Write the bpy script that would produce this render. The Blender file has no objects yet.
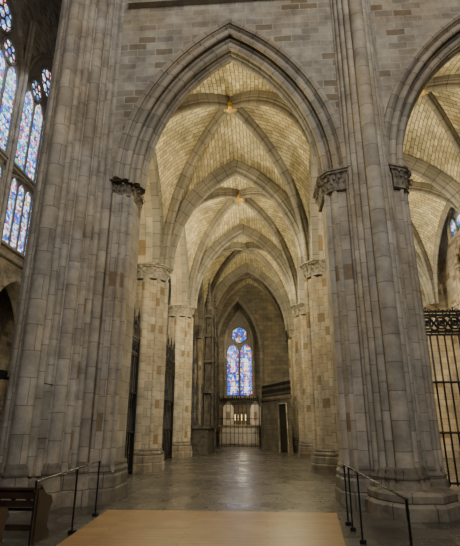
import bpy, math, random
from mathutils import Vector, Euler
random.seed(7)
V=Vector
COL=bpy.context.scene.collection
# ---------------------------------------------------------------- materials
def nt(name):
    m=bpy.data.materials.new(name); m.use_nodes=True
    n=m.node_tree; n.nodes.clear()
    o=n.nodes.new('ShaderNodeOutputMaterial'); b=n.nodes.new('ShaderNodeBsdfPrincipled')
    n.links.new(b.outputs[0],o.inputs[0]); return m,n,b
def c4(c): return (c[0],c[1],c[2],1)
def stone(name,c1,c2,mort,bw=.6,rh=.3,ms=.012,rough=.85,bump=.35,stain=.5,nscale=1.1,bias=0.0,sq=.5,patch=None,pth=.93,tint=(1,.905,.77),wob=.03,rv=0):
    m,n,b=nt(name); N=n.nodes.new; L=n.links.new
    uv=N('ShaderNodeUVMap'); tc=N('ShaderNodeTexCoord')
    nw=N('ShaderNodeTexNoise'); nw.inputs['Scale'].default_value=2.2; L(uv.outputs[0],nw.inputs['Vector'])
    va=N('ShaderNodeVectorMath'); va.operation='MULTIPLY_ADD'; va.inputs[1].default_value=(wob,wob,0); L(nw.outputs['Color'],va.inputs[0]); L(uv.outputs[0],va.inputs[2])
    def brick(a,c,mo):
        br=N('ShaderNodeTexBrick'); br.inputs['Color1'].default_value=c4(a); br.inputs['Color2'].default_value=c4(c)
        br.inputs['Mortar'].default_value=c4(mo); br.inputs['Scale'].default_value=1
        br.inputs['Mortar Size'].default_value=ms; br.inputs['Mortar Smooth'].default_value=.3
        br.inputs['Bias'].default_value=bias; br.inputs['Brick Width'].default_value=bw; br.inputs['Row Height'].default_value=rh
        br.offset=sq
        L(va.outputs[0],br.inputs['Vector']); return br
    br=brick(c1,c2,mort); col=br.outputs['Color']
    if patch:
        b2=brick((0,0,0),(1,1,1),(0,0,0)); g=N('ShaderNodeMath'); g.operation='GREATER_THAN'; g.inputs[1].default_value=pth
        L(b2.outputs['Color'],g.inputs[0]); m2=N('ShaderNodeMix'); m2.data_type='RGBA'; m2.blend_type='MULTIPLY'
        m2.inputs[7].default_value=c4(patch); L(g.outputs[0],m2.inputs[0]); L(col,m2.inputs[6]); col=m2.outputs[2]
    nb=N('ShaderNodeTexNoise'); nb.inputs['Scale'].default_value=.55; nb.inputs['Detail'].default_value=3; L(tc.outputs['Object'],nb.inputs['Vector'])
    m4=N('ShaderNodeMapRange'); m4.inputs[1].default_value=.42; m4.inputs[2].default_value=.65; L(nb.outputs[0],m4.inputs[0])
    m3=N('ShaderNodeMix'); m3.data_type='RGBA'; m3.blend_type='MULTIPLY'; m3.inputs[7].default_value=c4(tint); L(m4.outputs[0],m3.inputs[0]); L(col,m3.inputs[6]); col=m3.outputs[2]
    ns=N('ShaderNodeTexNoise'); ns.inputs['Scale'].default_value=nscale; ns.inputs['Detail'].default_value=10; ns.inputs['Roughness'].default_value=.7
    L(tc.outputs['Object'],ns.inputs['Vector'])
    mr=N('ShaderNodeMapRange'); mr.inputs[1].default_value=.32; mr.inputs[2].default_value=.66
    mr.inputs[3].default_value=1-stain; mr.inputs[4].default_value=1.2; L(ns.outputs[0],mr.inputs[0])
    mx=N('ShaderNodeMix'); mx.data_type='RGBA'; mx.blend_type='MULTIPLY'; mx.inputs[0].default_value=1
    L(col,mx.inputs[6]); L(mr.outputs[0],mx.inputs[7])
    L(mx.outputs[2],b.inputs['Base Color'])
    n2=N('ShaderNodeTexNoise'); n2.inputs['Scale'].default_value=14; n2.inputs['Detail'].default_value=5; L(tc.outputs['Object'],n2.inputs['Vector'])
    ad=N('ShaderNodeMath'); ad.operation='MULTIPLY_ADD'; ad.inputs[1].default_value=-1.0
    L(br.outputs['Fac'],ad.inputs[0]); L(n2.outputs[0],ad.inputs[2])
    bp=N('ShaderNodeBump'); bp.inputs['Strength'].default_value=bump; bp.inputs['Distance'].default_value=.03
    L(ad.outputs[0],bp.inputs['Height']); L(bp.outputs[0],b.inputs['Normal'])
    b.inputs['Roughness'].default_value=rough
    if rv:
        r2=N('ShaderNodeMapRange'); r2.inputs[1].default_value=.3; r2.inputs[2].default_value=.7; r2.inputs[3].default_value=rough+rv; r2.inputs[4].default_value=rough-rv*.3
        L(ns.outputs[0],r2.inputs[0]); L(r2.outputs[0],b.inputs['Roughness'])
    return m
def plain(name,c,rough=.6,metal=0,noise=.2,ns=8,emit=None,es=0):
    m,n,b=nt(name); N=n.nodes.new; L=n.links.new
    tc=N('ShaderNodeTexCoord'); t=N('ShaderNodeTexNoise'); t.inputs['Scale'].default_value=ns; t.inputs['Detail'].default_value=5
    L(tc.outputs['Object'],t.inputs['Vector'])
    r=N('ShaderNodeValToRGB'); r.color_ramp.elements[0].position=.3; r.color_ramp.elements[1].position=.7
    r.color_ramp.elements[0].color=c4([x*(1-noise) for x in c]); r.color_ramp.elements[1].color=c4([min(1,x*(1+noise)) for x in c])
    L(t.outputs[0],r.inputs[0]); L(r.outputs[0],b.inputs['Base Color'])
    b.inputs['Roughness'].default_value=rough; b.inputs['Metallic'].default_value=metal
    if emit: b.inputs['Emission Color'].default_value=c4(emit); b.inputs['Emission Strength'].default_value=es
    bp=N('ShaderNodeBump'); bp.inputs['Strength'].default_value=.2; L(t.outputs[0],bp.inputs['Height']); L(bp.outputs[0],b.inputs['Normal'])
    return m
def glass(name,cols,strength,scale=5,stretch=1.0):
    m,n,b=nt(name); N=n.nodes.new; L=n.links.new
    tc=N('ShaderNodeTexCoord'); mp=N('ShaderNodeMapping'); mp.inputs['Scale'].default_value=(1,1,stretch); L(tc.outputs['Object'],mp.inputs[0])
    v=N('ShaderNodeTexVoronoi'); v.inputs['Scale'].default_value=scale; L(mp.outputs[0],v.inputs['Vector'])
    sp=N('ShaderNodeSeparateColor'); L(v.outputs['Color'],sp.inputs[0])
    r=N('ShaderNodeValToRGB'); r.color_ramp.interpolation='CONSTANT'
    e=r.color_ramp.elements
    while len(e)<len(cols): e.new(.5)
    for i,c in enumerate(cols): e[i].position=i/len(cols); e[i].color=c4(c)
    L(sp.outputs[0],r.inputs[0])
    v2=N('ShaderNodeTexVoronoi'); v2.feature='DISTANCE_TO_EDGE'; v2.inputs['Scale'].default_value=scale; L(mp.outputs[0],v2.inputs['Vector'])
    mr=N('ShaderNodeMapRange'); mr.inputs[1].default_value=.02; mr.inputs[2].default_value=.07; L(v2.outputs['Distance'],mr.inputs[0])
    mx=N('ShaderNodeMix'); mx.data_type='RGBA'; mx.blend_type='MULTIPLY'; mx.inputs[0].default_value=1
    L(r.outputs[0],mx.inputs[6]); L(mr.outputs[0],mx.inputs[7])
    L(mx.outputs[2],b.inputs['Emission Color']); b.inputs['Emission Strength'].default_value=strength
    b.inputs['Base Color'].default_value=(.02,.02,.03,1); b.inputs['Roughness'].default_value=.25
    return m
PT=(.74,.60,.44)
M_wall=stone('wall_ashlar',(.385,.345,.285),(.215,.192,.156),(.39,.355,.30),.50,.22,.014,stain=.5,patch=(.84,.75,.61),pth=.87,wob=.06,nscale=1.6)
M_pier=stone('pier_ashlar',(.395,.36,.305),(.30,.273,.23),(.19,.17,.138),.60,.36,.008,stain=.42,patch=PT,pth=.91,nscale=1.8)
M_shaft=stone('shaft_stone',(.395,.36,.305),(.29,.265,.225),(.165,.148,.122),5,.55,.009,stain=.45,sq=.3,patch=(.82,.70,.55),pth=.93,nscale=1.8)
M_arch=stone('arch_voussoir',(.355,.32,.265),(.255,.23,.19),(.13,.115,.09),5,.42,.012,stain=.42)
M_rib=stone('rib_stone',(.245,.225,.185),(.175,.16,.13),(.07,.062,.05),5,.5,.014,stain=.35,tint=(1,.95,.87))
M_web=stone('vault_web',(.76,.67,.44),(.43,.365,.225),(.20,.165,.10),.42,.18,.015,stain=.45,bump=.9,nscale=.9,tint=(1,.93,.78),wob=.08)
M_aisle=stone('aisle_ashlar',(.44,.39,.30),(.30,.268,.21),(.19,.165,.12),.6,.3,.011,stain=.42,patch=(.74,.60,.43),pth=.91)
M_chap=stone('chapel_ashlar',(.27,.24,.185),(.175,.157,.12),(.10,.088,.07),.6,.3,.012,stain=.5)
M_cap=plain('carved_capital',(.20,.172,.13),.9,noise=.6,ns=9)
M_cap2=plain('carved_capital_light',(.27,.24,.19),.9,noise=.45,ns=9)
M_base=stone('base_stone',(.25,.228,.19),(.155,.14,.117),(.08,.07,.058),.8,.32,.012,stain=.65,nscale=2)
M_floor=stone('floor_flagstone',(.115,.108,.096),(.06,.057,.052),(.018,.016,.015),1.05,.7,.018,rough=.22,bump=.08,stain=.6,nscale=.9,tint=(1,.94,.85),rv=.2)
M_wood=stone('deck_planks',(.29,.17,.072),(.23,.135,.057),(.10,.055,.022),2.4,.17,.007,rough=.36,bump=.06,stain=.3,nscale=2,wob=0)
M_iron=plain('wrought_iron',(.018,.017,.016),.5,.6)
M_rail=plain('rail_metal',(.04,.04,.04),.35,.8)
M_pew=plain('dark_walnut',(.035,.019,.011),.4,noise=.5,ns=5)
M_gold=plain('gilding',(.55,.36,.10),.5,.6)
M_retab=plain('aged_carved_stone',(.06,.052,.042),.85,noise=.7,ns=5)
M_relief=plain('carved_relief_stone',(.26,.21,.145),.85,noise=.6,ns=5)
M_white=plain('altar_linen',(.62,.55,.48),.8)
M_red=plain('faded_picture',(.32,.22,.16),.8)
M_dark=plain('dark_opening',(.02,.018,.015),.9)
M_lead=plain('grey_tracery',(.22,.20,.175),.85)
M_wax=plain('candle_wax',(.8,.72,.5),.5,emit=(1,.7,.35),es=2.0)
M_glassA=glass('stained_glass_choir',[(.05,.12,.65),(.8,.88,1),(.3,.45,.9),(.55,.08,.12),(.12,.32,.85),(.75,.85,1),(.12,.45,.35),(.8,.62,.35),(.5,.65,.95),(.05,.1,.55)],2.5,5.5)
M_glassB=glass('stained_glass_chapel',[(.01,.04,.5),(.03,.15,.9),(.55,.03,.04),(.02,.06,.7),(.6,.75,1),(.02,.10,.8),(.75,.6,.3),(.05,.3,.95)],1.8,7.5,.8)
M_glassF=glass('pale_figure_glass',[(.85,.9,1),(.9,.8,.6),(.6,.75,1),(.8,.2,.15),(.95,.95,.9)],2.2,6)
mA,n_,b_=nt('clear_acrylic'); b_.inputs['Transmission Weight'].default_value=1; b_.inputs['Roughness'].default_value=.02; b_.inputs['Base Color'].default_value=(.96,.98,.97,1); b_.inputs['IOR'].default_value=1.05
M_acr=mA
# ---------------------------------------------------------------- mesh helpers
class MB:
    def __init__(s): s.v=[]; s.f=[]; s.uv=[]; s.sm=[]
    def grid(s,rows,closed=False,uvf=None,smooth=True,u0=0,v0=0):
        R=[list(r)+([r[0]] if closed else []) for r in rows]
        n=len(R[0]); b=len(s.v)
        if uvf is None:
            mid=max(R,key=lambda r:sum((r[j+1]-r[j]).length for j in range(n-1)))
            us=[u0]
            for j in range(1,n): us.append(us[-1]+(mid[j]-mid[j-1]).length)
            vs=[v0]
            for i in range(1,len(R)):
                vs.append(vs[-1]+sum((R[i][j]-R[i-1][j]).length for j in range(n))/n)
            uvs=[(us[j],vs[i]) for i in range(len(R)) for j in range(n)]
        else: uvs=[uvf(p) for r in R for p in r]
        for r in R: s.v+= [V(p) for p in r]
        for i in range(len(R)-1):
            for j in range(n-1):
                q=[i*n+j,i*n+j+1,(i+1)*n+j+1,(i+1)*n+j]
                s.f.append([b+k for k in q]); s.uv.append([uvs[k] for k in q]); s.sm.append(smooth)
    def poly(s,pts,uvf=None):
        b=len(s.v); s.v+=[V(p) for p in pts]; s.f.append(list(range(b,b+len(pts))))
        s.uv.append([(uvf(p) if uvf else (p[0],p[1])) for p in pts]); s.sm.append(False)
    def box(s,a,b):
        x0,y0,z0=a;x1,y1,z1=b
        for q,ax in (([(x0,y0,z0),(x1,y0,z0),(x1,y0,z1),(x0,y0,z1)],1),([(x1,y1,z0),(x0,y1,z0),(x0,y1,z1),(x1,y1,z1)],1),
                  ([(x0,y1,z0),(x0,y0,z0),(x0,y0,z1),(x0,y1,z1)],0),([(x1,y0,z0),(x1,y1,z0),(x1,y1,z1),(x1,y0,z1)],0),
                  ([(x0,y0,z1),(x1,y0,z1),(x1,y1,z1),(x0,y1,z1)],2),([(x0,y1,z0),(x1,y1,z0),(x1,y0,z0),(x0,y0,z0)],2)):
            s.poly(q,{0:lambda p:(p[1],p[2]),1:lambda p:(p[0],p[2]),2:lambda p:(p[0],p[1])}[ax])
    def lathe(s,x,y,prof,n=14,u0=0,caps=True):
        rows=[[V((x+r*math.cos(2*math.pi*k/n),y+r*math.sin(2*math.pi*k/n),z)) for k in range(n)] for r,z in prof]
        s.grid(rows,True,v0=prof[0][1]+u0,u0=u0)
        if caps: s.poly(rows[-1]); s.poly(rows[0][::-1])
    def prism(s,levels,smooth=False,cap=True):
        rows=[[V((p[0],p[1],z)) for p in pl] for pl,z in levels]
        s.grid(rows,True,smooth=smooth,v0=levels[0][1])
        if cap: s.poly(rows[-1]); s.poly(rows[0][::-1])
    def tube(s,pts,r,n=8,closed=False):
        pts=[V(p) for p in pts]; rows=[]; m=len(pts)
        up=V((0,0,1))
        for i in range(m):
            if closed: t=pts[(i+1)%m]-pts[i-1]
            else: t=pts[min(i+1,m-1)]-pts[max(i-1,0)]
            t.normalize()
            a=t.cross(up)
            if a.length<.15: a=t.cross(V((0,1,0)))
            a.normalize(); c=a.cross(t)
            rows.append([pts[i]+a*r*math.cos(2*math.pi*k/n)+c*r*math.sin(2*math.pi*k/n) for k in range(n)])
        if closed: rows.append(rows[0])
        s.grid(rows,True)
        if not closed: s.poly(rows[-1]); s.poly(rows[0][::-1])
    def sweep(s,path,prof,side,smooth=False,closed=True):
        side=V(side).normalized(); P=[V(p) for p in path]; ns=[]
        for i in range(len(P)-1):
            t=(P[i+1]-P[i]).normalized(); nn=side.cross(t); ns.append(nn.normalized())
        rows=[]
        for i,p in enumerate(P):
            a=ns[max(i-1,0)]; b=ns[min(i,len(ns)-1)]; N=(a+b).normalized(); k=1/max(.3,N.dot(a))
            rows.append([p+N*(q[0]*k)+side*q[1] for q in prof])
        s.grid(rows,closed,smooth=smooth)
        if closed: s.poly(rows[-1]); s.poly(rows[0][::-1])
    def obj(s,name,mat,parent=None,label=None,local=False):
        off=V((0,0,0))
        if parent and not local:
            q=parent
            while q: off+=q.location; q=q.parent
        me=bpy.data.meshes.new(name); me.from_pydata([v-off for v in s.v],[],s.f)
        ul=me.uv_layers.new(name='UVMap'); k=0
        for f in s.uv:
            for u in f: ul.data[k].uv=u; k+=1
        me.polygons.foreach_set('use_smooth',s.sm); me.materials.append(mat); me.update()
        o=bpy.data.objects.new(name,me); COL.objects.link(o)
        if parent: o.parent=parent
        if label: o['label']=label
        return o
def thing(name,label,cat,loc=(0,0,0),group=None,kind=None,rot=0):
    e=bpy.data.objects.new(name,None); e.empty_display_size=.2; e.location=loc; e.rotation_euler=(0,0,rot); COL.objects.link(e)
    e['label']=label; e['category']=cat
    if group: e['group']=group
    if kind: e['kind']=kind
    return e
def struct(o,label,cat='wall'):
    o['kind']='structure'; o['label']=label; o['category']=cat; return o
def dup(e,loc,rot=None,label=None):
    def cp(o,par):
        c=o.copy(); COL.objects.link(c)
        if par: c.parent=par
        for ch in list(o.children): cp(ch,c)
        return c
    c=cp(e,None); c.location=loc
    if rot is not None: c.rotation_euler=(0,0,rot)
    if label: c['label']=label
    return c
def arch(p0,p1,h,n=16):
    p0=V(p0);p1=V(p1); a=(p1-p0).length/2; d=(p1-p0).normalized(); out=[]
    if h>=a:
        R=(a*a+h*h)/(2*a); fm=math.acos((R-a)/R)
        half=[(R-R*math.cos(fm*i/n),R*math.sin(fm*i/n)) for i in range(n+1)]
    else: half=[(a-a*math.cos(math.pi/2*i/n),h*math.sin(math.pi/2*i/n)) for i in range(n+1)]
    for x,z in half: out.append(p0+d*x+V((0,0,z)))
    for x,z in half[-2::-1]: out.append(p1-d*x+V((0,0,z)))
    return out
def offp(poly,d):
    n=len(poly); out=[]
    for i in range(n):
        a=V(poly[i-1]);b=V(poly[i]);c=V(poly[(i+1)%n])
        e1=(b-a).normalized();e2=(c-b).normalized()
        n1=V((e1.y,-e1.x));n2=V((e2.y,-e2.x)); m=(n1+n2).normalized(); k=1/max(.5,m.dot(n1))
        out.append(tuple(b+m*d*k))
    return out
def circ(x,y,r,n=16,ph=0): return [(x+r*math.cos(ph+2*math.pi*k/n),y+r*math.sin(ph+2*math.pi*k/n)) for k in range(n)]
ZS=7.4
def capital(poly,z0,z1,parent,mat,flare=.16,leafw=.17,labelled=None,aby=.1):
    mb=MB(); h=z1-z0; ab=h*.24
    mb.prism([(offp(poly,.0),z0),(offp(poly,.04),z0+.02),(offp(poly,.04),z0+.06),(offp(poly,.01),z0+.08),(offp(poly,.02),z0+h*.35),(offp(poly,flare*.5),z0+h*.6),(offp(poly,flare),z1-ab)])
    mb.prism([(offp(poly,flare-.02),z1-ab),(offp(poly,flare+aby*.5),z1-ab+.04),(offp(poly,flare+aby*.5),z1-ab*.45),(offp(poly,flare+aby),z1-ab*.3),(offp(poly,flare+aby),z1)])
    P=[V((p[0],p[1],0)) for p in poly]; n=len(P)
    for lev,(zz,hh,o0) in enumerate(((z0+.08,h*.42,.02),(z0+h*.36,h*.42,.05))):
        acc=lev*leafw*.5
        for i in range(n):
            a=P[i];b=P[(i+1)%n]; L=(b-a).length; e=(b-a)/max(L,1e-6); nn=V((e.y,-e.x,0))
            while acc<L:
                c=a+e*acc; acc+=leafw
                rows=[]
                for t,o,zf,w in ((0,.0,0,.5),(.3,.03,.35,.95),(.6,.05,.7,1),(.85,.09,.95,.8),(1,.12,1.0,.5),(1.1,.13,.86,.25)):
                    jit=random.uniform(.85,1.15)
                    rows.append([c+nn*(o0+o*jit*(1 if k==2 else .75))+e*(w*leafw*.5*(k-2)/2)+V((0,0,zz+hh*zf*jit)) for k in range(5)])
                mb.grid(rows)
            acc-=L
    o=mb.obj('capital',mat,parent,labelled); return o
def base(poly,z,parent,mat,shafts=(),big=.3,top=.9,extra=None):
    mb=MB(); k=top/.9
    mb.prism([(offp(poly,big),0),(offp(poly,big),.3*k),(offp(poly,big*.8),.35*k),(offp(poly,big*.8),.58*k),(offp(poly,big*.55),.63*k),(offp(poly,big*.66),.67*k),(offp(poly,big*.66),.71*k),(offp(poly,big*.4),.76*k),(offp(poly,big*.25),.79*k),(offp(poly,big*.33),.84*k),(offp(poly,big*.1),.9*k)])
    if extra:
        mb.prism([(offp(extra,.12),0),(offp(extra,.12),.2),(offp(extra,.06),.25),(offp(extra,.06),.38),(offp(extra,0),.43)])
    for x,y,r in shafts:
        mb.lathe(x,y,[(r+.12,0),(r+.12,.32*k),(r+.09,.36*k),(r+.09,.6*k),(r+.05,.66*k),(r+.08,.7*k),(r+.08,.75*k),(r+.03,.8*k),(r+.05,.86*k),(r+.01,.93*k)],8)
    return mb.obj('base',mat,parent)
# ---------------------------------------------------------------- floor
mb=MB(); mb.poly([(-18,-4,0),(12,-4,0),(12,40,0),(-18,40,0)])
struct(mb.obj('floor',M_floor),'dark grey worn flagstone cathedral floor','floor')
mb=MB(); dk=[(-2.45,1.0),(.45,1.0),(1.26,9.35),(-2.95,9.35)]
mb.grid([[V((x,y,0)) for x,y in dk],[V((x,y,.05)) for x,y in dk]],closed=True,smooth=False); mb.poly([(x,y,.05) for x,y in dk])
deck=mb.obj('wooden_deck',M_wood); deck['label']='orange-brown wooden plank walkway laid on stone floor'; deck['category']='floor deck'
# ---------------------------------------------------------------- walls with arches
def arcade(name,p0,d,nrm,L,zs,ztop,ops,th,mat,label,zc=None):
    p0=V(p0);d=V(d);nrm=V(nrm); pts=[(0,zs)]
    for c,a,h in ops:
        A=arch((c-a,0,zs),(c+a,0,zs),h,18)
        pts+=[(q.x,q.z) for q in A]
    pts.append((L,zs)); mb=MB()
    P=lambda s,z,o: p0+d*s+V((0,0,z))+nrm*o
    uvf=lambda p:((p-p0).dot(d),p.z)
    mb.grid([[P(s,z,0) for s,z in pts],[P(s,ztop,0) for s,z in pts]],uvf=uvf,smooth=False)
    mb.grid([[P(s,ztop,th) for s,z in pts],[P(s,z,th) for s,z in pts]],uvf=uvf,smooth=False)
    mb.grid([[P(s,z,0) for s,z in pts],[P(s,z,th) for s,z in pts]],smooth=False)
    mb.grid([[P(s,ztop,0) for s in (0,L)],[P(s,ztop,th) for s in (0,L)]],smooth=False)
    return struct(mb.obj(name,mat),label)
C=2.6
def hof(a): return math.sqrt((a+C)**2-C*C)
CX1,CX2=-.73,5.87
arcade('wall_front',(-3.75,10,0),(1,0,0),(0,1,0),16,ZS,24,[(CX1+3.75,2.74,hof(2.74)),(CX2+3.75,2.74,hof(2.74))],1.1,M_wall,'beige-grey ashlar wall above the pointed arcade arches')
def front_arch(cx,label):
    e=thing('pointed_arch',label,'arch',(cx,10,ZS),'moulded arches of the arcade')
    path=arch((cx-2.3,10,ZS),(cx+2.3,10,ZS),hof(2.3),24)
    S=(0,-1,0)
    def sw(nm,prof,sm=False):
        m=MB(); m.sweep(path,[(a,-b) for a,b in prof],S,smooth=sm); return m.obj(nm,M_arch,e)
    sw('hood_moulding',[(.47,.03),(.46,-.08),(.52,-.13),(.60,-.1),(.62,.03)])
    sw('outer_order',[(.56,-.02),(.44,-.03),(.40,.05),(.36,.0),(.30,.0),(.26,.06),(.26,.12),(.30,.17),(.24,.22),(.24,.9),(.30,1.12),(.56,1.12)])
    sw('inner_order',[(.30,.2),(.2,.2),(.17,.27),(.13,.23),(.06,.24),(.02,.3),(.02,.37),(.06,.42),(0,.47),(0,.8),(.06,.85),(.3,.95)])
    for n0,s0,r in ((.09,.29,.075),(.31,.07,.075),(.03,.62,.09)):
        m=MB(); pr=[(n0+r*math.cos(t*math.pi/5),s0+r*math.sin(t*math.pi/5)) for t in range(10)]
        m.sweep(path,[(a,-b) for a,b in pr],S,smooth=True); m.obj('roll_moulding',M_arch,e)
    return e
front_arch(CX1,'grey stone pointed arch with roll mouldings opening onto aisle')
front_arch(CX2,'grey stone pointed arch over the iron gate')
mb=MB(); mb.box((-3.6,9.8,12.9),(2.1,10.0,13.05)); mb.box((-3.6,9.72,13.05),(2.1,10.0,13.15))
mb.box((3.2,9.8,12.9),(12,10.0,13.05)); mb.box((3.2,9.72,13.05),(12,10.0,13.15))
struct(mb.obj('trim_1',M_arch),'projecting stone string course along wall','trim')
XL,XR=-4.4,2.4
YK=[17.2,23.8,30.4]
WL={}
for nm,x,n in (('wall_left',XL-.35,'stone arcade wall between aisle and choir'),('wall_right',XR-.35,'stone arcade wall between the two aisles')):
    WL[nm]=arcade(nm,(x,11.1,0),(0,1,0),(1,0,0),24.0,ZS,14.0,[(3.05,2.3,3.9),(9.4,2.55,4.0),(16.0,2.55,4.0),(21.6,1.7,3.0)],.7,M_aisle,n)
for x,sd,nm in ((XL+.35,1,'wall_left'),(XR-.35,-1,'wall_right'),(XR+.35,1,'wall_right')):
    for c,a,h in ((14.15,2.3,3.9),(20.5,2.55,4.0),(27.1,2.55,4.0)):
        m=MB(); m.sweep(arch((x,c-a,ZS),(x,c+a,ZS),h,16),[(-.05,-.12),(-.05,.12),(.1,.16),(.2,.12),(.2,-.12)],(1,0,0)); m.obj('arch_moulding',M_rib,WL[nm])
        m=MB(); m.sweep(arch((x,c-a,ZS),(x,c+a,ZS),h,16),[(.25+.06*math.cos(t*.785),sd*.04+.06*math.sin(t*.785)) for t in range(8)],(1,0,0),smooth=True); m.obj('roll_moulding',M_rib,WL[nm])
# ---------------------------------------------------------------- vaults
def rollp(cx,r,n=8,a0=-120,a1=120):
    return [(cx-r*math.cos(math.radians(a0+(a1-a0)*k/n)),r*math.sin(math.radians(a0+(a1-a0)*k/n))) for k in range(n+1)]
RIB0=[(.05,-.12),(-.1,-.12),(-.13,-.085),(-.16,-.11),(-.2,-.09),(-.21,-.05)]+rollp(-.29,.085,8,-130,130)+[(-.21,.05),(-.2,.09),(-.16,.11),(-.13,.085),(-.1,.12),(.05,.12)]
RIB=[(a*1.1,b*1.05) for a,b in RIB0]
TRV=[(.05,-.26),(-.16,-.26),(-.2,-.21),(-.25,-.24),(-.3,-.19),(-.32,-.12)]+[(a-.12,b*1.3) for a,b in rollp(-.29,.085,8,-130,130)]+[(-.32,.12),(-.3,.19),(-.25,.24),(-.2,.21),(-.16,.26),(.05,.26)]
def vault(x0,x1,y0,y1,zt,label,boss_gold=False,trans=(False,True),hl=4.2,hf=4.7,hb=4.7):
    cx,cy=(x0+x1)/2,(y0+y1)/2; hc=zt-ZS; N=16
    e=thing('ceiling',label,'vaulted ceiling',(cx,cy,ZS),'rib vaults over the aisles',kind='structure')
    c00,c10,c01,c11=V((x0,y0,ZS)),V((x1,y0,ZS)),V((x0,y1,ZS)),V((x1,y1,ZS))
    D1=arch(c00,c11,hc,N); D2=arch(c10,c01,hc,N)
    mb=MB()
    def cell(A,Da,Db):
        D=Da[:N+1]+Db[N+1:]
        rows=[]
        for i in range(2*N+1):
            s=i/(2*N); r=[]
            for k in range(7):
                t=k/6; p=A[i].lerp(D[i],t); p=p+V((0,0,.25*math.sin(math.pi*t)*math.sin(math.pi*s))); r.append(p)
            rows.append(r)
        mb.grid(rows[:N+1]); mb.grid(rows[N:])
    rev=lambda L:L[::-1]
    cell(arch(c00,c10,hf,N),D1,rev(D2))
    cell(arch(c01,c11,hb,N),rev(D2),D1)
    cell(arch(c00,c01,hl,N),D1,D2)
    cell(arch(c10,c11,hl,N),D2,D1)
    mb.obj('web',M_web,e)
    for D,(a,b) in ((D1,(c00,c11)),(D2,(c10,c01))):
        d=(b-a).normalized(); side=V((d.y,-d.x,0))
        t=side.cross(d)
        if t.z<0: side=-side
        m=MB(); m.sweep(D,RIB,side,smooth=False); m.obj('diagonal_rib',M_rib,e)
    for f,(a,b,h) in zip(trans,((c00,c10,hf),(c01,c11,hb))):
        if f:
            m=MB(); m.sweep(arch(a,b,h,N),TRV,(0,-1,0)); m.obj('transverse_rib',M_rib,e)
    for xx in (x0,x1):
        m=MB(); m.sweep(arch((xx,y0,ZS),(xx,y1,ZS),hl,N),[(p[0]*.7,p[1]*.7) for p in RIB],(1,0,0)); m.obj('wall_rib',M_rib,e)
    m=MB(); zb=zt-.32
    m.lathe(cx,cy,[(.05,zb-.16),(.13,zb-.16),(.2,zb-.11),(.25,zb-.04),(.25,zb+.02),(.2,zb+.1),(.18,zb+.3)],16)
    for k in range(8):
        a=k*math.pi/4; m.lathe(cx+.19*math.cos(a),cy+.19*math.sin(a),[(.02,zb-.16),(.06,zb-.14),(.07,zb-.08),(.03,zb-.02)],8)
    m.obj('boss',M_gold if boss_gold else M_rib,e,'carved foliate keystone boss' if not boss_gold else 'gilded foliate keystone boss')
    return e
LBL='cream stone rib vault with carved boss over aisle bay'
xa,xb=XL+.42,XR-.42
vault(xa,xb,11.15,17.2,12.95,LBL,True,hf=4.9)
vault(xa,xb,17.2,23.8,12.5,LBL,True)
vault(xa,xb,23.8,30.4,12.3,LBL)
vault(xa,xb,30.4,34.85,12.3,LBL,hl=3.6,trans=(False,False))
xc,xd=XR+.4,9.0
vault(xc,xd,11.15,17.2,13.3,'pale stone rib vault with gilded boss over outer aisle',True,hf=5.0)
vault(xc,xd,17.2,23.8,12.5,'pale stone rib vault over outer aisle')
# ---------------------------------------------------------------- aisle piers
def aisle_pier(x,y):
    e=thing('aisle_pier','pale stone round pier with carved capital and moulded base','pier',(x,y,0),'piers of the aisle arcade')
    core=circ(x,y,.64,20)
    m=MB(); m.prism([(core,.7),(core,ZS-.6)],smooth=True,cap=False); m.obj('core',M_aisle,e)
    sh=[]
    for k in range(4):
        a=k*math.pi/2; sh.append((x+.6*math.cos(a),y+.6*math.sin(a),.15))
    for k in range(4):
        a=k*math.pi/2+math.pi/4; sh.append((x+.6*math.cos(a),y+.6*math.sin(a),.09))
    for i,s in enumerate(sh):
        m=MB(); m.lathe(s[0],s[1],[(s[2],.6),(s[2],ZS-.55)],12,caps=False,u0=i*.37); m.obj('shaft',M_aisle,e)
    base(circ(x,y,.72,8,math.pi/8),0,e,M_base,[(a,b,c*.8) for a,b,c in sh[:4]],.15,.75)
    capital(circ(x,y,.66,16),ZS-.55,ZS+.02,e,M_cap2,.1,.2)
    m=MB(); o=circ(x,y,.62,8,math.pi/8); m.prism([(o,ZS),(circ(x,y,.5,8,math.pi/8),ZS+1.2)],cap=True); m.obj('springer',M_rib,e)
    return e
ap=aisle_pier(XL,YK[0])
for x,y in ((XL,YK[1]),(XL,YK[2]),(XR,YK[0]),(XR,YK[1]),(XR,YK[2])): dup(ap,(x,y,0))
dup(ap,(8.95,YK[0],0))
# ---------------------------------------------------------------- front right compound pier
e=thing('compound_pier','grey stone compound pier with tall clustered shafts','pier',(2.57,10.5,0))
core=[(1.62,10.35),(1.78,10.12),(2.08,10.04),(2.2,9.8),(2.4,9.55),(2.8,9.55),(3.0,9.8),(3.12,10.04),(3.42,10.12),(3.55,10.35),(3.55,11.1),(3.3,11.35),(1.85,11.35),(1.62,11.1)]
m=MB(); m.prism([(core,.5),(core,ZS-.5)],cap=False); m.obj('core',M_pier,e)
up=[(2.1,10.1),(2.2,9.8),(2.4,9.57),(2.8,9.57),(3.0,9.8),(3.12,10.1)]
m=MB(); m.prism([(up,ZS-.6),(up,24)]); m.obj('wall_shaft_backing',M_pier,e)
SH=[(2.6,9.48,.17),(2.38,9.60,.085),(2.82,9.60,.085),(2.27,9.74,.08),(2.93,9.74,.08),(2.18,9.88,.07),(3.02,9.88,.07),(2.12,10.0,.06),(3.1,10.0,.06)]
for i,(x,y,r) in enumerate(SH):
    m=MB(); m.lathe(x,y,[(r,.5),(r,24)],16,caps=False,u0=i*.37); m.obj('shaft',M_shaft,e)
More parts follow.
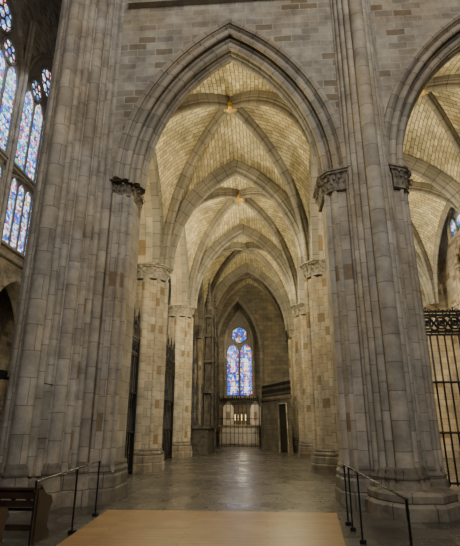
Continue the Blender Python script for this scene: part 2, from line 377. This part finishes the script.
for x,y,r in ((1.66,10.3,.08),(3.5,10.3,.08),(1.82,10.12,.06),(3.38,10.12,.06)):
    m=MB(); m.lathe(x,y,[(r,.5),(r,ZS-.45)],12,caps=False); m.obj('corner_shaft',M_shaft,e)
base(core,0,e,M_base,SH[:5],.12,.78,[(2.0,10.1),(2.1,9.45),(2.45,9.0),(3.0,9.0),(3.4,9.45),(3.46,10.1)])
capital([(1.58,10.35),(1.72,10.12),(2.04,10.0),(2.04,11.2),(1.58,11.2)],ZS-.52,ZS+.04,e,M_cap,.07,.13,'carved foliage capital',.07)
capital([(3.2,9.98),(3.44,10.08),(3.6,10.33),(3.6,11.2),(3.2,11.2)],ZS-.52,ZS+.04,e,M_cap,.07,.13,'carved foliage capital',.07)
# ---------------------------------------------------------------- massive left pier
e=thing('compound_pier','massive grey stone crossing pier with many clustered shafts','pier',(-4.5,10.5,0))
core=[(-5.85,11.8),(-5.85,10.6),(-5.45,9.98),(-5.1,9.58),(-4.95,9.46),(-4.75,9.46),(-4.5,9.56),(-4.05,9.92),(-3.75,10.17),(-3.7,11.6)]
m=MB(); m.prism([(core,.6),(core,34)],cap=False); m.obj('core',M_pier,e)
SH=[(-5.87,10.65,.14),(-5.72,10.38,.085),(-5.57,10.15,.10),(-5.4,9.93,.15),(-5.23,9.70,.085),(-5.08,9.54,.09),(-4.86,9.40,.19),(-4.64,9.50,.08),(-4.50,9.60,.08),(-4.30,9.74,.14),(-4.11,9.90,.08),(-3.97,10.02,.075),(-3.82,10.13,.11),(-5.9,11.1,.12)]
for i,(x,y,r) in enumerate(SH):
    m=MB(); m.lathe(x,y,[(r,.6),(r,34)],14,caps=False,u0=i*.41); m.obj('shaft',M_shaft,e)
resp=[(-3.78,10.25),(-3.62,10.2),(-3.42,10.24),(-3.26,10.42),(-3.24,11.2),(-3.4,11.5),(-3.78,11.5)]
m=MB(); m.prism([(resp,.6),(resp,ZS-.3)],cap=False); m.obj('respond',M_pier,e)
for x,y,r in ((-3.28,10.4,.06),(-3.42,10.25,.05),(-3.66,10.2,.05)):
    m=MB(); m.lathe(x,y,[(r,.6),(r,ZS-.3)],12,caps=False); m.obj('corner_shaft',M_shaft,e)
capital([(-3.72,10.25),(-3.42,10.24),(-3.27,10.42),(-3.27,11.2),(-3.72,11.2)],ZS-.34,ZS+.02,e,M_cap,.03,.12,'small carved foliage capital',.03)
base([(-5.85,11.8),(-5.85,10.5),(-4.9,9.36),(-3.82,10.08),(-3.4,10.22),(-3.26,10.42),(-3.26,11.4),(-3.4,11.6)],0,e,M_base,[SH[k] for k in (0,3,6,9,12)],.07,.8)
# ---------------------------------------------------------------- windows
def ring(mb,cx,cz,r,w,y,d,n=24):
    path=[V((cx+r*math.cos(2*math.pi*k/n),y,cz+r*math.sin(2*math.pi*k/n))) for k in range(n)]
    mb.tube(path,w,6,closed=True)
def window(name,label,w,z0,zs,rise,nl,gm,loc,rot,fw=.14,rs=True,rr=.25,rz=.33,drop=.1,figures=False):
    e=thing(name,label,'window',loc,kind='structure',rot=rot)
    a=w/2; A=arch((-a,0,zs),(a,0,zs),rise,14)
    out=[V((-a,0,z0))]+A+[V((a,0,z0))]
    m=MB(); m.poly([p+V((0,-.02,0)) for p in out],lambda p:(p[0],p[2])); m.obj('tracery_plate',M_lead,e,local=True)
    m=MB(); m.sweep(out,[(-.0,-.05),(-.02,.16),(.08,.22),(fw,.16),(fw+.1,.1),(fw+.1,-.05)],(0,-1,0)); 
    m.box((-a-fw-.1,-.22,z0-.15),(a+fw+.1,.05,z0)); m.obj('frame',M_arch,e,local=True)
    lw=w/nl; g=.06*w/nl+.02
    for k in range(nl):
        c=-a+lw*(k+.5); h=lw/2-g; zt=zs-drop*w
        L=[V((c-h,-.05,z0+g))]+[p for p in arch((c-h,-.05,zt),(c+h,-.05,zt),h*1.6,8)]+[V((c+h,-.05,z0+g))]
        m=MB(); m.poly(L); m.obj('lancet_glass',gm,e,local=True)
        m=MB(); m.sweep(L,[(0,0),(0,.07),(g*.8,.07),(g*.8,0)],(0,-1,0)); m.obj('lancet_frame',M_lead,e,local=True)
        if figures:
            m=MB(); H=zt-z0
            for f0,f1 in ((.08,.46),(.56,.94)):
                b0=z0+H*f0; hh=H*(f1-f0)
                m.poly([V((c+px*h,-.062,b0+pz*hh)) for px,pz in ((-.42,0),(.42,0),(.36,.35),(.42,.62),(.28,.78),(.12,.8),(.17,.88),(.12,.97),(0,1),(-.12,.97),(-.17,.88),(-.12,.8),(-.28,.78),(-.42,.62),(-.36,.35))])
            m.obj('figure_glass',M_glassF,e,'pale robed saint figures in glass',local=True)
    def rose(cx,cz,r):
        m=MB(); m.poly([V((cx+r*math.cos(2*math.pi*k/24),-.06,cz+r*math.sin(2*math.pi*k/24))) for k in range(24)][::-1]); m.obj('rose_glass',gm,e,local=True)
        m=MB(); ring(m,cx,cz,r,.03*w/2+.02,-.07,.1)
        for k in range(6):
            t=k*math.pi/3; ring(m,cx+.62*r*math.cos(t),cz+.62*r*math.sin(t),r*.3,.008*w+.006,-.08,.1,12)
        ring(m,cx,cz,r*.3,.008*w+.006,-.08,.1,12)
        m.obj('rose_tracery',M_lead,e,local=True)
    if rs:
        if nl==2: rose(0,zs+rz*w,w*rr)
        else:
            rose(0,zs+rise*.52,w*.21); rose(-w*.25,zs+.16*w,w*.14); rose(w*.25,zs+.16*w,w*.14)
    m=MB()
    for k in range(1,9):
        z=z0+(zs-z0-drop*w)*k/9; m.box((-a+g,-.075,z-.015),(a-g,-.064,z+.015))
    m.obj('glazing_bars',M_iron,e,local=True)
    return e
wn=1
for y in (13.4,19.3,25.2,31.1):
    window('window_%d'%wn,'tall traceried stained glass clerestory window',5.1,16.1,21.4,4.6,4,M_glassA,(-14.45,y,0),math.pi/2,.08,drop=.13); wn+=1
    window('window_%d'%wn,'row of small stained glass triforium lancets',5.0,11.2,15.0,.6,6,M_glassA,(-14.45,y,0),math.pi/2,.08,rs=False,drop=.05); wn+=1
arcade('wall_choir',(-14.5,6,0),(0,1,0),(-1,0,0),34,6.2,34,[(7.4,2.4,3.4),(13.3,2.4,3.4),(19.2,2.4,3.4),(25.1,2.4,3.4)],1.0,M_wall,'tall grey stone choir wall with clerestory windows')
mb=MB(); mb.poly([(-17.5,6,0),(-17.5,40,0),(-17.5,40,12),(-17.5,6,12)],lambda p:(p[1],p[2])); struct(mb.obj('wall_outer',M_aisle),'plain pale stone outer wall behind choir arcade')
for y in (10.4,16.35,22.25,28.15,34.05):
    e=thing('wall_pier','grey stone clustered wall shafts between clerestory windows','pier',(-14.0,y,0),'wall shafts of the choir')
    for dy,r in ((0,.13),(-.2,.08),(.2,.08)):
        m=MB(); m.lathe(-14.3+.1*(dy==0),y+dy,[(r+.15,0),(r+.15,.6),(r,.8),(r,26)],12); m.obj('shaft',M_shaft,e)
mb=MB(); mb.box((-14.5,6,10.4),(-14.2,38,10.65)); mb.box((-14.5,6,15.75),(-14.3,38,15.9)); struct(mb.obj('trim_2',M_arch),'stone string course under clerestory windows','trim')
# ---------------------------------------------------------------- chapel end
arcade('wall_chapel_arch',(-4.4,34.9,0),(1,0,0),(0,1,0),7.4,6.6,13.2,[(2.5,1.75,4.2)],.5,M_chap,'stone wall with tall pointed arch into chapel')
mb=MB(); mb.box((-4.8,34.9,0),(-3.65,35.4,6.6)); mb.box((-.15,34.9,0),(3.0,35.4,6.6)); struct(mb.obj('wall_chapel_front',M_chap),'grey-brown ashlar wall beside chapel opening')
e=thing('chapel_arch','slender moulded pointed arch around chapel opening','arch',(-1.9,34.9,0))
m=MB(); pth=[V((-3.65,34.85,0))]+arch((-3.65,34.85,6.6),(-.15,34.85,6.6),4.2,16)+[V((-.15,34.85,0))]
m.sweep(pth,[(-.12,-.1),(-.1,.12),(0,.18),(.12,.14),(.2,.05),(.2,-.1)],(0,-1,0)); m.obj('outer_order',M_rib,e)
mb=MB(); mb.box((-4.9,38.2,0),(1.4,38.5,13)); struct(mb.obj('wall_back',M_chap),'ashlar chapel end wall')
mb=MB(); mb.box((-4.3,35.4,0),(-4.1,38.2,13)); struct(mb.obj('wall_chapel_left',M_aisle),'ashlar chapel side wall')
mb=MB(); mb.box((.4,35.4,0),(.6,38.2,13)); struct(mb.obj('wall_chapel_right',M_aisle),'ashlar chapel side wall')
mb=MB(); mb.grid([[V((p.x,35.4,p.z)) for p in arch((-4.1,0,9),(.4,0,9),3.2,10)],[V((p.x,38.2,p.z)) for p in arch((-4.1,0,9),(.4,0,9),3.2,10)]]); struct(mb.obj('ceiling',M_web),'pointed stone chapel vault','ceiling')
window('window_9','two-light blue stained glass chapel window with rose',2.15,3.6,7.75,2.7,2,M_glassB,(-1.95,38.12,0),0,.1,rr=.31,rz=.36,drop=.33,figures=True)
# altar
e=thing('altar','stone altar with pale frontal and painted panels','altar',(-1.9,37,0))
m=MB(); m.box((-3.4,36.6,0),(-.4,37.4,1.3)); m.box((-3.5,36.5,1.3),(-.3,37.5,1.42)); m.obj('altar_table',M_aisle,e)
m=MB(); m.box((-3.2,36.56,.1),(-.6,36.6,1.25)); m.obj('altar_frontal',M_white,e,'pale linen frontal')
for px in (-3.2,-1.1):
    m=MB(); m.box((px,37.2,1.42),(px+.8,37.35,2.7)); m.prism([([(px,37.2),(px+.8,37.2),(px+.8,37.35),(px,37.35)],2.7),([(px+.35,37.2),(px+.45,37.2),(px+.45,37.35),(px+.35,37.35)],3.2)]); m.obj('altar_panel',M_white,e,'pale painted gabled panel')
    m=MB(); m.box((px+.27,37.17,1.75),(px+.53,37.2,2.4)); m.obj('panel_picture',M_red,e,'faded brown picture field')
for x in (-2.25,-2.0,-1.75,-1.45):
    c=thing('candlestick','gilded candlestick with tall candle on altar','candlestick',(x,36.9,1.42),'altar candlesticks')
    m=MB(); m.lathe(x,36.9,[(.08,1.42),(.06,1.46),(.02,1.5),(.035,1.6),(.02,1.7),(.05,1.75)],10); m.obj('stem',M_gold,c)
    m=MB(); m.lathe(x,36.9,[(.03,1.75),(.03,2.15),(.005,2.2)],8); m.obj('candle',M_wax,c)
# ---------------------------------------------------------------- iron gates
def gate(label,L,H,nb,loc,rot,frz=.55,crest=.5,dense=False,br=.025):
    e=thing('iron_gate',label,'gate',loc,rot=rot)
    zf=H-crest-frz
    bm=None
    for k in range(nb):
        x=-L/2+L*k/(nb-1)
        if bm is None:
            q=br*1.8
            m=MB(); m.lathe(0,0,[(br,.05),(br,zf*.33),(q,zf*.335),(q,zf*.345),(br,zf*.35),(br,zf*.66),(q,zf*.665),(q,zf*.675),(br,zf*.68),(br,zf)],8); o=m.obj('bar',M_iron,e,local=True); bm=o; o.location.x=x
        else:
            o=bm.copy(); COL.objects.link(o); o.parent=e; o.location.x=x
    for z in (.12,zf*.34,zf*.67,zf):
        m=MB(); m.box((-L/2-.03,-br,z-br),(L/2+.03,br,z+br)); m.obj('rail',M_iron,e,local=True)
    m=MB(); m.box((-L/2,-.03,zf+frz-.03),(L/2,.03,zf+frz+.03)); m.box((-L/2,-.02,zf+frz*.08),(L/2,.02,zf+frz*.18)); m.box((-L/2,-.02,zf+frz*.8),(L/2,.02,zf+frz*.9))
    n=max(3,int(L/(frz*.55))); tw=.03 if dense else br*.8
    for k in range(n):
        x=-L/2+L*(k+.5)/n; ring(m,x,zf+frz*.5,frz*.25,tw,0,.1,14); ring(m,x,zf+frz*.5,frz*.1,tw,0,.1,10)
        w=L/n/2
        m.tube([(x-w,0,zf+.05),(x,0,zf+frz*.5),(x+w,0,zf+frz-.05)],tw*.7,5); m.tube([(x+w,0,zf+.05),(x,0,zf+frz*.5),(x-w,0,zf+frz-.05)],tw*.7,5)
        if dense:
            ring(m,x+w,zf+frz*.33,frz*.13,.025,0,.1,10); ring(m,x+w,zf+frz*.67,frz*.13,.025,0,.1,10)
            m.tube([(x-w*.5,0,zf),(x-w*.5,0,zf+frz)],.02,5); m.tube([(x+w*.5,0,zf),(x+w*.5,0,zf+frz)],.02,5)
    m.obj('frieze',M_iron,e,'pierced ornamental iron frieze',local=True)
    m=MB(); zc=zf+frz
    for k in range(n):
        x=-L/2+L*(k+.5)/n; hh=crest*(1 if k%2==0 else .65)
        m.lathe(x,0,[(.018,zc),(.018,zc+hh*.6),(.05,zc+hh*.7),(.03,zc+hh*.8),(.002,zc+hh)],6)
        for s in (-1,1):
            m.tube([(x+s*L/n*.5*(t/8)+s*.02*math.sin(t),0,zc+hh*.55*math.sin(math.pi*t/8)) for t in range(9)],.014,5)
            if crest>.6: m.tube([(x+s*(.02+.12*math.sin(math.pi*t/8)),0,zc+hh*(.45+.4*t/8)) for t in range(9)],.012,5)
    m.obj('cresting',M_iron,e,'scrolled iron cresting with spikes',local=True)
    for s in (-1,1):
        m=MB(); m.box((s*L/2-br*2,-br*2,0),(s*L/2+br*2,br*2,zc+.05)); m.obj('post',M_iron,e,local=True)
    return e
gate('tall black wrought iron gate between round piers',4.3,5.6,17,(XL,13.9,0),math.pi/2,.6,1.2,False,.022)
gate('tall black wrought iron gate with spiked cresting by pier',4.6,5.6,15,(XL,20.5,0),math.pi/2,.6,1.2,False,.022)
gate('black wrought iron screen with dense pierced frieze under arch',5.3,4.75,28,(6.35,13.2,0),0,.66,.15,True)
gate('slim black iron screen before the chapel altar',3.3,3.35,13,(-2.0,32.0,0),0,.25,.35,False,.016)
# ---------------------------------------------------------------- carved canopy
e=thing('carved_canopy','tall dark carved gothic canopy with openwork pinnacles against pier','tomb canopy',(-3.4,26.2,0))
XCN=-3.0
m=MB(); m.box((-3.8,25.0,0),(-2.95,28.4,1.3)); m.box((-3.85,24.9,1.3),(-2.85,28.5,1.45)); m.obj('tomb_chest',M_retab,e)
for y in (25.2,26.8,28.3):
    m=MB(); x=XCN
    for z0,z1,w in ((1.45,3.2,.26),(3.2,4.8,.24),(4.8,6.2,.22),(6.2,7.3,.18)):
        m.box((x-w*.55,y-w*.55,z0),(x+w*.55,y+w*.55,z1)); m.box((x-w-.05,y-w-.05,z1-.12),(x+w+.05,y+w+.05,z1))
        for sx in (-1,1):
            for sy in (-1,1): m.lathe(x+sx*w,y+sy*w,[(.045,z0),(.045,z1),(.07,z1+.1),(.005,z1+.55)],5)
    m.lathe(x,y,[(.18,7.3),(.015,9.5)],4)
    for k in range(9):
        z=7.35+k*.22; m.lathe(x,y,[(.05,z),(.29-.024*k,z+.06),(.04,z+.11)],6)
    m.obj('pinnacle',M_retab,e)
m=MB()
for c in (26.0,27.55):
    for rr in (0,.5,1.0):
        m.sweep(arch((XCN,c-.65,4.2+rr*2),(XCN,c+.65,4.2+rr*2),1.1,8),[(-.05,-.06),(-.05,.06),(.08,.06),(.08,-.06)],(1,0,0))
    for k in range(6): m.tube([(XCN,c-.5+.2*k,3.0),(XCN,c-.5+.2*k,7.2)],.03,5)
    for z in (3.0,4.1,5.6,6.6): m.box((XCN-.05,c-.65,z),(XCN+.05,c+.65,z+.1))
m.obj('tracery',M_retab,e)
# ---------------------------------------------------------------- tribune
e=thing('stone_tribune','grey stone gallery block with dark openwork railing and doorway','gallery',(1.1,29,0))
pl=[(1.5,27.0),(1.5,33.8),(-.1,33.8),(-.1,31.2)]
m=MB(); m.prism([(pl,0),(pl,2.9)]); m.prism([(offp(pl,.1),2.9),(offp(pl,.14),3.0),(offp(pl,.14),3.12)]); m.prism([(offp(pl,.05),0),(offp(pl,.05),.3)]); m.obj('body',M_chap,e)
a=V((1.5,27.0,0)); b=V((-.1,31.2,0)); d=(b-a).normalized(); nn=V((-d.y,d.x,0)); 
if nn.x>0: nn=-nn
def on(t,z,o=0): return a.lerp(b,t)+nn*o+V((0,0,z))
bal=None
for k in range(25):
    p=on(k/24,0,.02)
    if bal is None:
        m=MB(); m.lathe(0,0,[(.035,3.12),(.035,3.2),(.018,3.25),(.045,3.42),(.018,3.65),(.035,3.72),(.035,3.8)],8); bal=m.obj('baluster',M_iron,e,local=True); o=bal
    else: o=bal.copy(); COL.objects.link(o); o.parent=e
    o.location=V((p.x,p.y,0))-V((e.location.x,e.location.y,0))
m=MB(); m.tube([on(0,3.85,.02),on(1,3.85,.02)],.045,6); m.obj('handrail',M_iron,e)
m=MB(); m.poly([on(.1,.05,.08),on(.34,.05,.08),on(.34,2.6,.08),on(.1,2.6,.08)]); dd=m.obj('doorway_dark',M_dark,e,'dark sheet filling the doorway opening')  # flat near-black sheet stands in for the shade inside the doorway
m=MB(); m.tube([on(.09,0,.1),on(.09,2.65,.1),on(.35,2.65,.1),on(.35,0,.1)],.07,6); m.obj('door_frame',M_arch,e)
# ---------------------------------------------------------------- outer aisle end & side
mb=MB(); mb.box((3.3,24.5,0),(10.6,24.9,13)); struct(mb.obj('wall_aisle_end',M_aisle),'warm lit ashlar wall closing the outer aisle')
mb=MB(); mb.box((9.7,11.1,0),(10.0,24.5,14)); struct(mb.obj('wall_aisle_side',M_aisle),'warm lit ashlar side wall of outer aisle')
window('window_10','traceried stained glass window in outer aisle wall',2.4,4.2,8.0,2.3,2,M_glassA,(7.0,24.42,0),0,.12,drop=.3)
window('window_11','small high stained glass window in side wall',1.5,10.3,10.9,1.0,2,M_glassA,(9.65,21.4,0),-math.pi/2,.1,rs=False)
e=thing('altarpiece','gilded wooden altarpiece behind the iron screen','altarpiece',(6.3,23.5,0))
m=MB(); m.box((4.9,23.2,0),(7.7,24.3,1.05)); m.obj('altar_table',M_aisle,e)
m=MB(); m.box((5.2,24.0,1.05),(7.4,24.25,3.3)); m.prism([([(5.2,24.0),(7.4,24.0),(7.4,24.25),(5.2,24.25)],3.3),([(6.2,24.0),(6.4,24.0),(6.4,24.25),(6.2,24.25)],4.0)])
m.obj('panel',M_gold,e)
m=MB()
for x in (5.25,5.95,6.65,7.35): m.lathe(x,23.9,[(.08,1.05),(.06,1.15),(.05,3.2),(.1,3.3)],8)
m.obj('column',M_gold,e)
for x in (5.2,5.7,6.3,6.9,7.4):
    c=thing('candlestick','brass candlestick with lit candle on side altar','candlestick',(x,23.45,1.05),'candles on the side altar')
    m=MB(); m.lathe(x,23.45,[(.09,1.05),(.06,1.1),(.025,1.15),(.04,1.3),(.025,1.4),(.06,1.45)],10); m.obj('stem',M_gold,c)
    m=MB(); m.lathe(x,23.45,[(.035,1.45),(.035,1.8),(.005,1.88)],8); m.obj('candle',M_wax,c)
ZT=3.2
e=thing('wall_tomb','carved brown stone niche relief with figures on side wall','relief',(9.5,20.6,3.5+ZT))
m=MB(); m.box((9.35,18.9,3.4+ZT),(9.68,22.6,3.75+ZT)); m.box((9.3,18.8,3.75+ZT),(9.68,22.7,3.9+ZT)); m.obj('ledge',M_relief,e)
m=MB()
for k in range(3):
    m.sweep([V((9.6,19.1,3.9+ZT))]+arch((9.6,19.1,5.6+ZT),(9.6,22.4,5.6+ZT),1.7,12)+[V((9.6,22.4,3.9+ZT))],[(.14*k,-.05),(.14*k,.05),(.1+.14*k,.05),(.1+.14*k,-.05)],(-1,0,0))
m.obj('niche_arch',M_relief,e)
for k in range(4):
    y=19.6+k*.75; m=MB()
    m.lathe(9.5,y,[(r,z+ZT) for r,z in ((.16,3.9),(.2,4.0),(.15,4.6),(.17,4.95),(.08,5.1),(.05,5.14),(.09,5.2),(.1,5.3),(.05,5.4))],10); m.obj('figure',M_relief,e)
    m=MB(); m.box((9.45,y-.2,5.55+ZT),(9.68,y+.2,5.65+ZT)); m.lathe(9.52,y,[(.18,5.65+ZT),(.1,5.8+ZT),(.01,6.3+ZT)],6); m.obj('canopy',M_relief,e)
# ---------------------------------------------------------------- handrails
def railing(label,pts,h,zs):
    e=thing('handrail',label,'handrail',(pts[0][0],pts[0][1],0),'metal handrails beside walkway')
    m=MB(); P=[V((x,y,h)) for x,y in pts]
    m.tube([P[0]+V((0,0,-.12))]+P+[P[-1]+V((0,0,-.12))],.012,8); m.obj('top_rail',M_rail,e)
    for t in zs:
        k=t*(len(pts)-1); i=min(int(k),len(pts)-2); x=pts[i][0]+(pts[i+1][0]-pts[i][0])*(k-i); y=pts[i][1]+(pts[i+1][1]-pts[i][1])*(k-i)
        m=MB(); m.box((x-.012,y-.012,0),(x+.012,y+.012,h)); m.box((x-.045,y-.045,0),(x+.045,y+.045,.05)); m.obj('post',M_rail,e)
    return e
railing('slim black metal handrail by the crossing pier',[(-3.08,9.05),(-2.78,5.9)],.92,(0.01,.45,.99))
railing('slim black metal handrail beside clustered pier',[(1.33,8.6),(1.30,4.8)],.92,(0.01,.12,.33,.99))
# ---------------------------------------------------------------- pews
def pew(x0,x1,y,label,h=.78):
    e=thing('pew',label,'bench',((x0+x1)/2,y,0),'dark wooden pews by the pier')
    for x in (x0,x1-.06):
        m=MB(); pr=[(y-.22,0),(y+.25,0),(y+.25,.08),(y+.16,.14),(y+.2,.4),(y+.27,.46),(y+.2,.56),(y+.02,.6),(y-.1,h+.02),(y-.16,h+.07),(y-.22,h+.02)]
        m.poly([(x,a,b) for a,b in pr]); m.poly([(x+.06,a,b) for a,b in pr][::-1])
        m.grid([[V((x,a,b)) for a,b in pr],[V((x+.06,a,b)) for a,b in pr]],closed=True,smooth=False); m.obj('pew_end',M_pew,e)
    m=MB(); m.box((x0+.05,y-.15,.4),(x1-.05,y+.24,.44)); m.obj('seat',M_pew,e)
    m=MB(); m.box((x0+.05,y-.2,h-.12),(x1-.05,y-.15,h)); m.box((x0+.05,y-.2,.46),(x1-.05,y-.15,.54)); m.box((x0,y-.23,h),(x1,y-.12,h+.03))
    k=0
    while x0+.15+k*.22<x1-.1:
        xx=x0+.15+k*.22; m.box((xx-.03,y-.19,.54),(xx+.03,y-.165,h-.12)); k+=1
    m.obj('backrest',M_pew,e)
    m=MB(); m.box((x0+.05,y-.02,.12),(x1-.05,y+.02,.2)); m.obj('stretcher',M_pew,e)
pew(-5.3,-3.22,7.2,'dark brown wooden pew standing before the crossing pier',.68)
pew(-5.3,-3.3,6.1,'dark brown wooden pew beside the black handrail',.68)
e=thing('spotlight','small black spotlight bracketed to the crossing pier','lamp',(-5.7,9.9,2.55))
m=MB(); m.box((-5.72,9.95,2.5),(-5.62,10.4,2.56)); m.obj('bracket',M_iron,e)
m=MB(); m.tube([(-5.72,9.95,2.62),(-5.64,9.7,2.58)],.09,12); m.tube([(-5.64,9.7,2.58),(-5.62,9.64,2.57)],.11,12); m.obj('lamp_head',M_iron,e)
e=thing('acrylic_panel','clear narrow acrylic information panel fixed to the pier','panel',(-4.42,9.3,1.9))
m=MB(); m.box((-4.55,9.26,1.2),(-4.29,9.27,2.45)); m.obj('sheet',M_acr,e)
for z in (1.3,2.35):
    m=MB(); m.tube([(-4.42,9.24,z),(-4.42,9.68,z)],.012,8); m.obj('standoff',M_rail,e)
# ---------------------------------------------------------------- lights
def light(kind,loc,en,col=(1,1,1),size=.3,target=None,sx=None):
    l=bpy.data.lights.new('lamp_'+kind.lower(),kind); l.energy=en; l.color=col
    if kind=='AREA': l.size=sx or size
    else: l.shadow_soft_size=size
    o=bpy.data.objects.new('light_source',l); o.location=loc; COL.objects.link(o)
    if target: o.rotation_euler=(V(target)-V(loc)).to_track_quat('-Z','Y').to_euler()
    return o
W=(1,.85,.50); W2=(1,.88,.59)
for x,y,en in ((-3.3,12.3,640),(-3.3,18.8,1050),(1.1,25.2,850),(-3.3,31.9,60)):
    light('POINT',(x,y,8.2),en,W,.07)
for y,en in ((16.4,45),(22.8,70)):
    light('POINT',(1.2,y,8.1),en,W,.07)
light('POINT',(-2.9,36.2,7.5),60,W2)
light('POINT',(-1.6,35.9,2.6),38,W2)
light('POINT',(4.0,12.6,8.1),700,W2,.07); light('POINT',(7.7,15.9,8.1),200,W2,.07); light('POINT',(5.4,20.5,7.6),900,W2)
light('POINT',(6.5,21.5,2.2),140,(1,.7,.35))
light('AREA',(2,-4,14),1800,(1,.95,.86),target=(-1,10,10),sx=8)
light('AREA',(-9.5,20,22),450,(.85,.9,1),target=(-10,20,5),sx=8)
w=bpy.data.worlds.new('World'); bpy.context.scene.world=w; w.use_nodes=True
w.node_tree.nodes['Background'].inputs[0].default_value=(1,.96,.91,1); w.node_tree.nodes['Background'].inputs[1].default_value=.033
# ---------------------------------------------------------------- camera
cd=bpy.data.cameras.new('camera'); cam=bpy.data.objects.new('camera',cd); COL.objects.link(cam)
cam.location=(0,0,1.6); cam.rotation_euler=(math.radians(90+18),0,math.radians(4.1))
cd.sensor_fit='HORIZONTAL'; cd.sensor_width=36; cd.lens=36*460/460
bpy.context.scene.camera=cam
